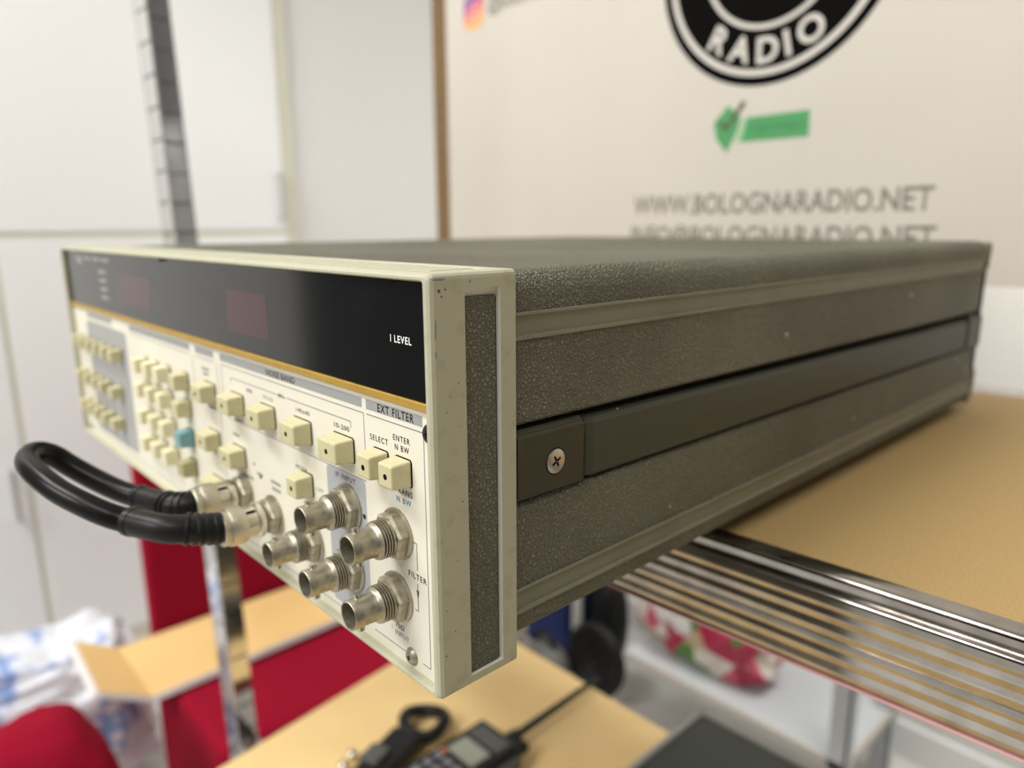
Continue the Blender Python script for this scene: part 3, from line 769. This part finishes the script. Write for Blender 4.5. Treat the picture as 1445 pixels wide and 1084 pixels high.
# covers
def arc(cx, cz, r, a0, a1, n=6):
    return [(cx+r*math.cos(math.radians(a0+(a1-a0)*k/n)), cz+r*math.sin(math.radians(a0+(a1-a0)*k/n))) for k in range(n+1)]
Y0 = FD+0.3
top = [(-1, 118.2)]+arc(-10, 122, 9, 0, 90)+arc(-W+10, 122, 9, 90, 180)+[(-W+1, 118.2)]
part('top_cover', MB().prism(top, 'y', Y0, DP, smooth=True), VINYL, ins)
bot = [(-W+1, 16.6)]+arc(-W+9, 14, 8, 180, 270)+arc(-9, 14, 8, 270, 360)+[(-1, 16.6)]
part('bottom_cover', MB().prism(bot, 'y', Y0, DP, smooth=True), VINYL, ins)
for sgn in (1, -1):
    def X(v): return v if sgn == 1 else -W-v
    def mp(p): return [(X(a), b) for a, b in p]
    for za, zb in ((109.5, 118.3), (16.4, 25.7)):
        pf = [(-9, za), (-0.5, za), (-0.35, za+0.3), (-0.35, za+1.0), (-1.5, za+1.5), (-1.5, zb-1.5), (-0.35, zb-1.0), (-0.35, zb-0.3), (-0.5, zb), (-9, zb)]
        part('side_molding', MB().prism(mp(pf), 'y', Y0, DP+6), STRIP, ins)
    # side panels above and below the handle groove
    def slab(zb0, zt0, zb1, zt1, y1):
        m = MB()
        p = []
        for (y, a, b) in ((Y0, zb0, zt0), (y1, zb1, zt1)):
            pass
        m.prism(mp([(-14, zb0), (-2.2, zb0), (-1, zb0+1.2), (-1, zt0-0.2), (-14, zt0)]), 'y', Y0, y1, pts2=mp([(-14, zb1), (-2.2, zb1), (-1, zb1+1.2), (-1, zt1-0.2), (-14, zt1)]))
        return m
    def slab2(zb0, zt0, zb1, zt1, y1):
        m = MB()
        m.prism(mp([(-14, zb0), (-1, zb0), (-1, zt0-1.2), (-2.2, zt0), (-14, zt0)]), 'y', Y0, y1, pts2=mp([(-14, zb1), (-1, zb1), (-1, zt1-1.2), (-2.2, zt1), (-14, zt1)]))
        return m
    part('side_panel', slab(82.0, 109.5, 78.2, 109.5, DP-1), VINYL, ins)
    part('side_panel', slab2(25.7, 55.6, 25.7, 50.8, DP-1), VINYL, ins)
    part('handle_groove', MB().prism(mp([(-14, 55.6), (-7, 55.6), (-7, 82), (-14, 82)]), 'y', Y0, DP-1, pts2=mp([(-14, 50.8), (-7, 50.8), (-7, 78.2), (-14, 78.2)])), BLACK, ins)
    def hblock(ya, yb, za0, zb0, za1, zb1):
        m = MB()
        pa = [(-7, za0), (-0.2, za0), (0, za0+0.3), (0, zb0-2.4), (-1.0, zb0-1.6), (-1.0, zb0-1.2), (-2.4, zb0), (-7, zb0)]
        pb = [(-7, za1), (-0.2, za1), (0, za1+0.3), (0, zb1-2.4), (-1.0, zb1-1.6), (-1.0, zb1-1.2), (-2.4, zb1), (-7, zb1)]
        m.prism(mp(pa), 'y', ya, yb, pts2=mp(pb)); return m
    part('handle_block', hblock(Y0+0.6, 64.8, 57.0, 80.2, 56.6, 79.9), HANDLE, ins)
    part('handle_block', hblock(496, DP+8, 52.0, 76.4, 51.6, 76.2), HANDLE, ins)
    # strap
    st = MB()
    def sprof(z0, z1, x):
        return mp([(-6, z0), (x-1.0, z0), (x-0.2, z0+1.0), (x, (z0+z1)/2), (x-0.3, z1-2.6), (x-1.4, z1-0.8), (x-3.0, z1), (-6, z1)])
    st.prism(sprof(57.0, 79.2, -1.6), 'y', 67.3, 70.5, pts2=sprof(56.9, 79.0, -0.2), smooth=False)
    st.prism(sprof(56.9, 79.0, -0.2), 'y', 70.5, 200, pts2=sprof(55.9, 77.2, 0.2), smooth=False)
    st.prism(sprof(55.9, 77.2, 0.2), 'y', 200, 400, pts2=sprof(53.9, 74.9, 0.2), smooth=False)
    st.prism(sprof(53.9, 74.9, 0.2), 'y', 400, 494, pts2=sprof(52.2, 74.6, -0.6), smooth=False)
    part('handle_strap', st, STRAP, ins)
    sx = X(0.0)
    hs = part('handle_screw', MB().lathe([(4.3, 0.0), (4.25, 0.25), (3.8, 0.42), (1.2, 0.5), (0, 0.5)] if sgn == 1 else [(4.3, 0.0), (4.25, -0.25), (3.8, -0.42), (1.2, -0.5), (0, -0.5)], 32, 'x'), SCREWM, ins, loc=(sx, 50.6, 66.9))
    cx = MB()
    for k in range(4):
        a = math.radians(90*k+28); ca, sa = math.cos(a), math.sin(a)
        q = [(ca*0.2-sa*0.5, sa*0.2+ca*0.5), (ca*2.2-sa*0.4, sa*2.2+ca*0.4), (ca*2.2+sa*0.4, sa*2.2-ca*0.4), (ca*0.2+sa*0.5, sa*0.2-ca*0.5)]
        cx.prism(q, 'x', 0.2*sgn, 0.53*sgn)
    part('screw_slot', cx, BLACK, hs, loc=(0, 0, 0))
    part('screw_seat', MB().lathe([(0, 0.02*sgn), (4.75, 0.02*sgn), (4.75, -0.5*sgn)], 32, 'x'), BLACK, hs, loc=(0, 0, 0))
# rear frame and corner bumpers
rp = [(DP, 6.5), (DP+6, 7), (DP+12, 14), (DP+14, 28.5), (DP-1, 41), (DP+2, 51), (DP+2, 82), (DP-3, 99), (DP+12.5, 112), (DP+14.5, 127), (DP+8, 129.8), (DP, 130.3)]
part('rear_frame', MB().prism(rp, 'x', -W+2, -1.2), STRIP, ins)
part('inner_chassis', MB().box(-W+8, -8, Y0, DP-2, 17, 118), BLACK, ins)
for x in (-30, -395):
    for y in (190, 480):
        z = tz(x, 0)
        part('foot', MB().lathe([(0, tz(x, 0)+0.2), (9, tz(x, 0)+0.2), (10, tz(x, 0)+1.4), (10, 7)], 24, 'z', (x, y, 0)), BLACKP, ins)
# small scuffs and flecks on the case
def fleck(y, z, r, m, x=-0.9):
    part('paint_fleck', MB().blob((x, y, z), (0.18, r, r), 0.5, 2, y, 1), m, ins)
PALEFLECK = mat('pale_fleck', (0.62, 0.56, 0.42), 0.6)
for y, z, r in ((210, 93, 1.3), (370, 101, 1.6), (480, 46, 1.5), (505, 35, 1.8), (120, 31, 0.6), (84, 79, 0.4), (300, 35, 1.1)):
    fleck(y, z, r, PALEFLECK)
DARKFLECK = mat('dark_scuff', (0.05, 0.045, 0.03), 0.6)
for y, z, r in ((3.4, 126.8, 0.6), (5.6, 127.2, 0.35), (4.2, 125.2, 0.3), (10.2, 63.5, 0.28), (9.6, 100, 0.22), (5.1, 92, 0.2), (7.8, 45, 0.22), (3.2, 30, 0.25), (2.6, 15, 0.3), (6.4, 22, 0.2), (14.5, 128.9, 0.3)):
    fleck(y, z, r, DARKFLECK, 0.0)
GREYSCUFF = mat('grey_scuff', (0.22, 0.215, 0.19), 0.6)
for y, z, ry, rz in ((1.9, 116, 0.35, 3.2), (1.8, 109, 0.28, 1.6), (3.5, 130.0, 2.6, 0.35), (6.5, 96.5, 0.9, 0.18), (9.5, 87, 1.2, 0.14)):
    part('paint_scuff', MB().blob((-0.05, y, z), (0.12, ry, rz), 0.5, 3, z, 2), GREYSCUFF, ins)

# ================================================================== PATCH CABLE
cab2 = thing('patch_cable', 'black coaxial patch cable looping between two sockets of the test set', 'cable', (-127, -20, 26))
F0 = Vector((-117.0, 3, 26.2)); R0 = Vector((-145.3, 3, 28.6))
def plug(s):
    # coupling: bayonet sleeve, collar, knurled nut (along -Y from the panel)
    x, y, z = s
    bs = [(5.0, -6.6), (7.4, -6.6), (7.6, -7.4), (7.6, -8.6), (7.1, -9.0), (6.4, -9.2), (6.4, -13.4), (6.9, -13.8)]
    o = part('bnc_plug', MB().lathe([(r, y+h) for r, h in bs], 40, 'y', (x, 0, z)), NICKELB, cab2)
    kn = [(6.9, -13.6), (7.7, -14.2), (7.9, -14.8), (7.9, -19.6), (7.7, -20.2), (6.9, -20.4), (6.9, -21.0), (7.1, -21.2), (7.1, -22.8), (6.6, -23.3), (4, -23.3)]
    part('knurled_nut', MB().lathe([(r, y+h) for r, h in kn], 48, 'y', (x, 0, z)), KNURL, o)
    sl = MB()
    for k in range(2):
        a = math.radians(55+180*k)
        sl.box(x+6.2*math.cos(a)-0.6, x+6.2*math.cos(a)+0.6, y-13.2, y-9.6, z+6.2*math.sin(a)-0.7, z+6.2*math.sin(a)+0.7)
    part('bayonet_slot', sl, BLACK, o)
    return o
plug(F0); plug(R0)
front = [(-117.0, -19.0, 26.6), (-116.6, -25.0, 28.2), (-117.2, -31.5, 30.0), (-121.0, -39.5, 31.4), (-135.3, -47.4, 32.3)]
loop = [(-121.0, -39.5, 31.4), (-135.3, -47.4, 32.3), (-141, -53.9, 35.4), (-149.0, -59.9, 39.1), (-158.6, -64.8, 42.4), (-167.6, -67.8, 45.2), (-178.6, -69.8, 47.4), (-188.8, -69.8, 48.8), (-195.4, -67.4, 49.9),
        (-199.0, -63.2, 49.2), (-199.4, -57.9, 45.9), (-196.5, -53.2, 41.2), (-189.6, -46.3, 35.3), (-180.7, -39.7, 30.8), (-171.1, -33.6, 28.3), (-162, -29.4, 27.7)]
rear = [(-171.1, -33.6, 28.3), (-158.0, -29.0, 27.8), (-150.5, -26.6, 28.1), (-146.6, -23.2, 28.4), (-145.3, -18.6, 28.6)]
part('sheath', MB().tube(loop, 4.85, 20), JACKET, cab2)
def boot(pts, name):
    P = [Vector(p) for p in pts]
    m = MB()
    m.tube(pts, [5.7, 5.7, 5.7, 5.6, 5.4], 20)
    o = part(name, m, RUBBER, cab2)
    # bend-relief ribs near the plug, following the curve
    seg = [0.0]
    for a, b in zip(P, P[1:]): seg.append(seg[-1]+(b-a).length)
    def along(d):
        for k in range(len(P)-1):
            if d <= seg[k+1]:
                t = (d-seg[k])/(seg[k+1]-seg[k]); return P[k].lerp(P[k+1], t), (P[k+1]-P[k]).normalized()
    for k in range(5):
        c, dd = along(2.0+2.9*k)
        part('relief_rib', MB().tube([c-dd*1.15, c-dd*0.55, c+dd*0.55, c+dd*1.15], [5.5, 6.5, 6.5, 5.5], 20, spline=False), RUBBER, o)
    e = P[-1]; de = (P[-1]-P[-2]).normalized()
    part('shrink_band', MB().tube([e-de*2.2, e+de*0.3], 5.75, 20, spline=False), RUBBER, o)
boot(front, 'strain_relief')
boot(rear[::-1], 'strain_relief')

# ================================================================== THINGS BELOW
# handheld radio on the lower cardboard
ZL = tz(-400, -450)+0.3
rd = thing('handheld_radio', 'black handheld radio with grey display and long antenna lying on the lower cardboard', 'radio', (-386, 300, ZL), (0, TILT, 0))
zt = ZL+30
part('body', MB().box(-420, -352, 215, 372, ZL, zt, 5, 3), BLACKP, rd)
part('display', MB().box(-408, -365, 308, 336, zt-1, zt+0.6, 0.5), LCD, rd, label='grey green display')
part('speaker_grille', MB().box(-412, -362, 342, 364, zt-1, zt+0.5, 0.5), GREYP, rd)
for r in range(4):
    for c in range(3):
        part('key', MB().box(-410+c*15.5, -399+c*15.5, 290-r*15, 299-r*15, zt-1, zt+1.6, 0.8), KEYGREY, rd)
part('key', MB().box(-411, -402, 301, 306, zt-1, zt+1.6, 0.8), ORANGE, rd, label='orange key')
part('antenna', MB().tube([(-382, 366, zt-15), (-382.5, 392, zt-15), (-383, 398, zt-15), (-387.5, 545, zt-14)], [8.5, 8, 5, 3.6], 16, spline=False), BLACKP, rd)
part('volume_knob', MB().lathe([(0, 372), (7, 372), (7, 385), (5.5, 387), (0, 387)], 20, 'y', (-362, 0, zt-14)), BLACKP, rd)
part('push_to_talk_key', MB().box(-353, -346, 320, 366, zt-22, zt-8, 2), GREYP, rd)

clipt = thing('belt_clip', 'black belt clip with a round strap loop lying beside the handheld radio', 'clip', (-470, 290, ZL), (0, TILT, 0))
ring = [(-482+26*math.cos(a), 331+24*math.sin(a), ZL+11+3*math.sin(2*a)) for a in [2*PI*k/20 for k in range(21)]]
part('strap_loop', MB().tube(ring, 7.5, 14, sub=2), BLACKP, clipt)
part('grip', MB().box(-480, -440, 225, 305, ZL, ZL+20, 4, 2, rot=(0, 0, 0.35)), BLACKP, clipt)
part('latch', MB().box(-474, -450, 235, 262, ZL+18, ZL+26, 2, 2, rot=(0, 0, 0.35)), GREYP, clipt)
for i, (x, y, lab) in enumerate(((-479, 240, 'small bright chrome connector lying left of the belt clip, the farther of two'), (-469, 223, 'small bright chrome connector lying left of the belt clip, the nearer of two'))):
    zc = tz(x, -450)+0.3
    o = part('connector', MB().lathe([(0, 0), (4.4, 0), (4.4, 6), (6.2, 6.4), (6.2, 9.5), (4.6, 11.8), (2.4, 12.8), (0, 13.0)], 28, 'z'), NICKELB, None, loc=(x-20, y, zc))
    o['label'] = lab; o['category'] = 'connector'; o['group'] = 'chrome connectors on the lower cardboard'

# dark boxed equipment on the lower shelf, right
bx = thing('equipment_case', 'dark green-grey metal equipment case with pale edges on the lower shelf', 'case', (-120, 380, tz(-120, -450)+0.4), (0, TILT, 0))
zb, zt2 = tz(-120, -450)+2.6, -350
part('case_body', MB().box(-188, 260, 300, 474, zb, zt2, 2), DARKGREY, bx)
part('edge_trim', MB().box(-193, -187, 298, 478, zt2-12, zt2+2, 1).box(-193, 262, 473, 479, zt2-12, zt2+2, 1), LIGHTGREY, bx)
part('foot', MB().box(-180, -160, 310, 330, zb-2, zb, 0).box(230, 250, 440, 460, zb-2, zb, 0), BLACKP, bx)

# storage rack low at the back wall
sr = thing('storage_shelving', 'grey metal shelving with a low shelf standing behind the rack', 'shelving', (-420, 1040, -850))
part('shelf_board', MB().box(-652, -212, 950, 1160, -712, -700, 1), RACKGREY, sr)
part('shelf_lip', MB().box(-652, -206, 941, 950, -716, -698, 1), RACKLIP, sr)
for x, y in ((-238, 941), (-238, 1135), (-652, 1135)):
    part('post', MB().box(x, x+30, y, y+4, -850, 900, 0.5).box(x+26, x+30, y, y+30, -850, 900, 0.5), RACKGREY, sr)
part('side_rail', MB().box(-214, -206, 950, 1160, -712, -694, 1), RACKLIP, sr)

fb = part('shopping_bag', MB().blob((-525, 1045, -622), (140, 68, 80), 0.22, 1.8, 2, 4, flat=-699.5, pw=0.75), FLORAL)
fb['label'] = 'red, green and white floral printed bag lying on the low grey shelf'; fb['category'] = 'bag'
for x, z in ((-585, -596), (-545, -604)):
    part('flower_print', MB().blob((x, 975, z), (26, 4, 20), 0.3, 2, x, 2), mat('white_flower', (0.8, 0.8, 0.78), 0.4), fb)

cr = thing('storage_crate', 'navy blue plastic crate on the floor behind the lower cardboard', 'crate', (-1080, 1045, -850))
part('crate_body', MB().box(-1300, -862, 1004, 1090, -850, -600, 6), NAVY, cr)
part('crate_rim', MB().box(-1306, -857, 1000, 1095, -604, -590, 3), NAVY, cr)
lg = thing('stand_pole', 'light grey metal pole standing between the blue crate and the black bag', 'pole', (-830, 1000, -850))
part('tube', MB().tube([(-830, 1000, -760), (-830, 1000, -200)], 11, 16, spline=False), LIGHTGREY, lg)
part('base', MB().lathe([(0, -850), (24, -850), (24, -842), (15, -820), (13, -755), (0, -755)], 28, 'z', (-830, 1000, 0)), BLACKP, lg)
bb = part('black_bag', MB().blob((-806, 1082, -745), (44, 40, 112), 0.15, 1.6, 6, 3, flat=-849.5, pw=0.8), BLACKP)
bb['label'] = 'black soft bag standing right of the grey pole'; bb['category'] = 'bag'
hs = thing('coiled_hose', 'black coiled hose standing on the floor in front of the black bag', 'hose', (-742, 965, -850))
for k in range(4):
    rr = 66-17*k
    part('coil', MB().tube([(-740+rr*math.cos(a), 960+5*k+rr*0.1*math.sin(a), -768+rr*1.05*math.sin(a)) for a in [2*PI*i/24 for i in range(25)]], 12, 14, sub=2), BLACKP, hs)
gc = thing('round_case', 'grey rounded case on the floor in front of the blue crate', 'case', (-832, 898, -850))
part('shell', MB().blob((-832, 898, -798), (58, 38, 58), 0.06, 1.2, 8, 3, flat=-849.5, pw=0.8), CASEGREY, gc)
part('carry_handle', MB().tube([(-862, 898, -750), (-848, 898, -724), (-816, 898, -724), (-802, 898, -750)], 7, 12), BLACKP, gc)

# ================================================================== RED BENCH, CARTON, BAG, POUF (left)
bn = thing('red_bench', 'low dark red upholstered bench with a tall back, carrying the open carton', 'bench', (-900, 500, -850))
part('backrest', MB().box(-1078, -1048, 188, 700, -850, -200, 8, 3), RED, bn)
part('seat', MB().box(-1047, -775, 186, 700, -800, -588, 14, 3), RED, bn)
for x in (-1030, -800):
    for y in (215, 665):
        part('leg', MB().lathe([(0, -850), (14, -850), (18, -801), (0, -801)], 16, 'z', (x, y, 0)), BLACKP, bn)

def slab3(p, th, m=0):
    a, b, c, d = [Vector(q) for q in p]
    n = (b-a).cross(d-a).normalized()
    mb = MB()
    mb.hexa([a, b, c, d, a+n*th, b+n*th, c+n*th, d+n*th])
    return mb
ct = thing('open_carton', 'open white carton with kraft brown inside lying on the red bench seat', 'carton', (-1000, 300, -580))
BL, BR = (-960, 151, -573), (-960, 640, -566); TL, TR = (-1040, 131, -518), (-1040, 640, -518)
FL, FB = (-1040, 74, -482), (-960, 82, -531)
part('inside_flap', slab3([BL, BR, TR, TL], 1.5), CARDIN, ct)
part('inside_flap', slab3([FB, BL, TL, FL], 1.5), CARDIN, ct)
def shift(p, d): return tuple(a+b for a, b in zip(p, d))
dn = (2.0, 0, -9.0)
part('outer_wall', slab3([shift(BL, dn), shift(BR, dn), BR, BL], 4), WHITECARD, ct, label='white outer face of the carton')
part('outer_wall', slab3([shift(FB, (2, -3, -8)), shift(BL, dn), BL, FB], 4), WHITECARD, ct)
part('outer_wall', slab3([shift(FL, (0, -8, -10)), shift(FB, (2, -8, -10)), FB, FL], 4), WHITECARD, ct)
part('base_board', slab3([shift(BL, (-4, 0, -8)), shift(BR, (-4, 0, -14)), shift(TR, (0, 0, -60)), shift(TL, (0, 0, -60))], 3), WHITECARD, ct)

pb = part('plastic_bag', MB().blob((-1190, 10, -705), (100, 186, 165), 0.18, 2.2, 3, 5, flat=-849.5, pw=0.6), BAGPRINT)
pb['label'] = 'crumpled white plastic bag with blue print behind the red pouf'; pb['category'] = 'bag'
pf = part('red_pouf', MB().blob((-860, -22, -672), (90, 100, 196), 0.07, 1.4, 9, 4, flat=-849.5, pw=0.72), RED)
pf['label'] = 'rounded red fabric pouf on the floor in front of the plastic bag'; pf['category'] = 'pouf'
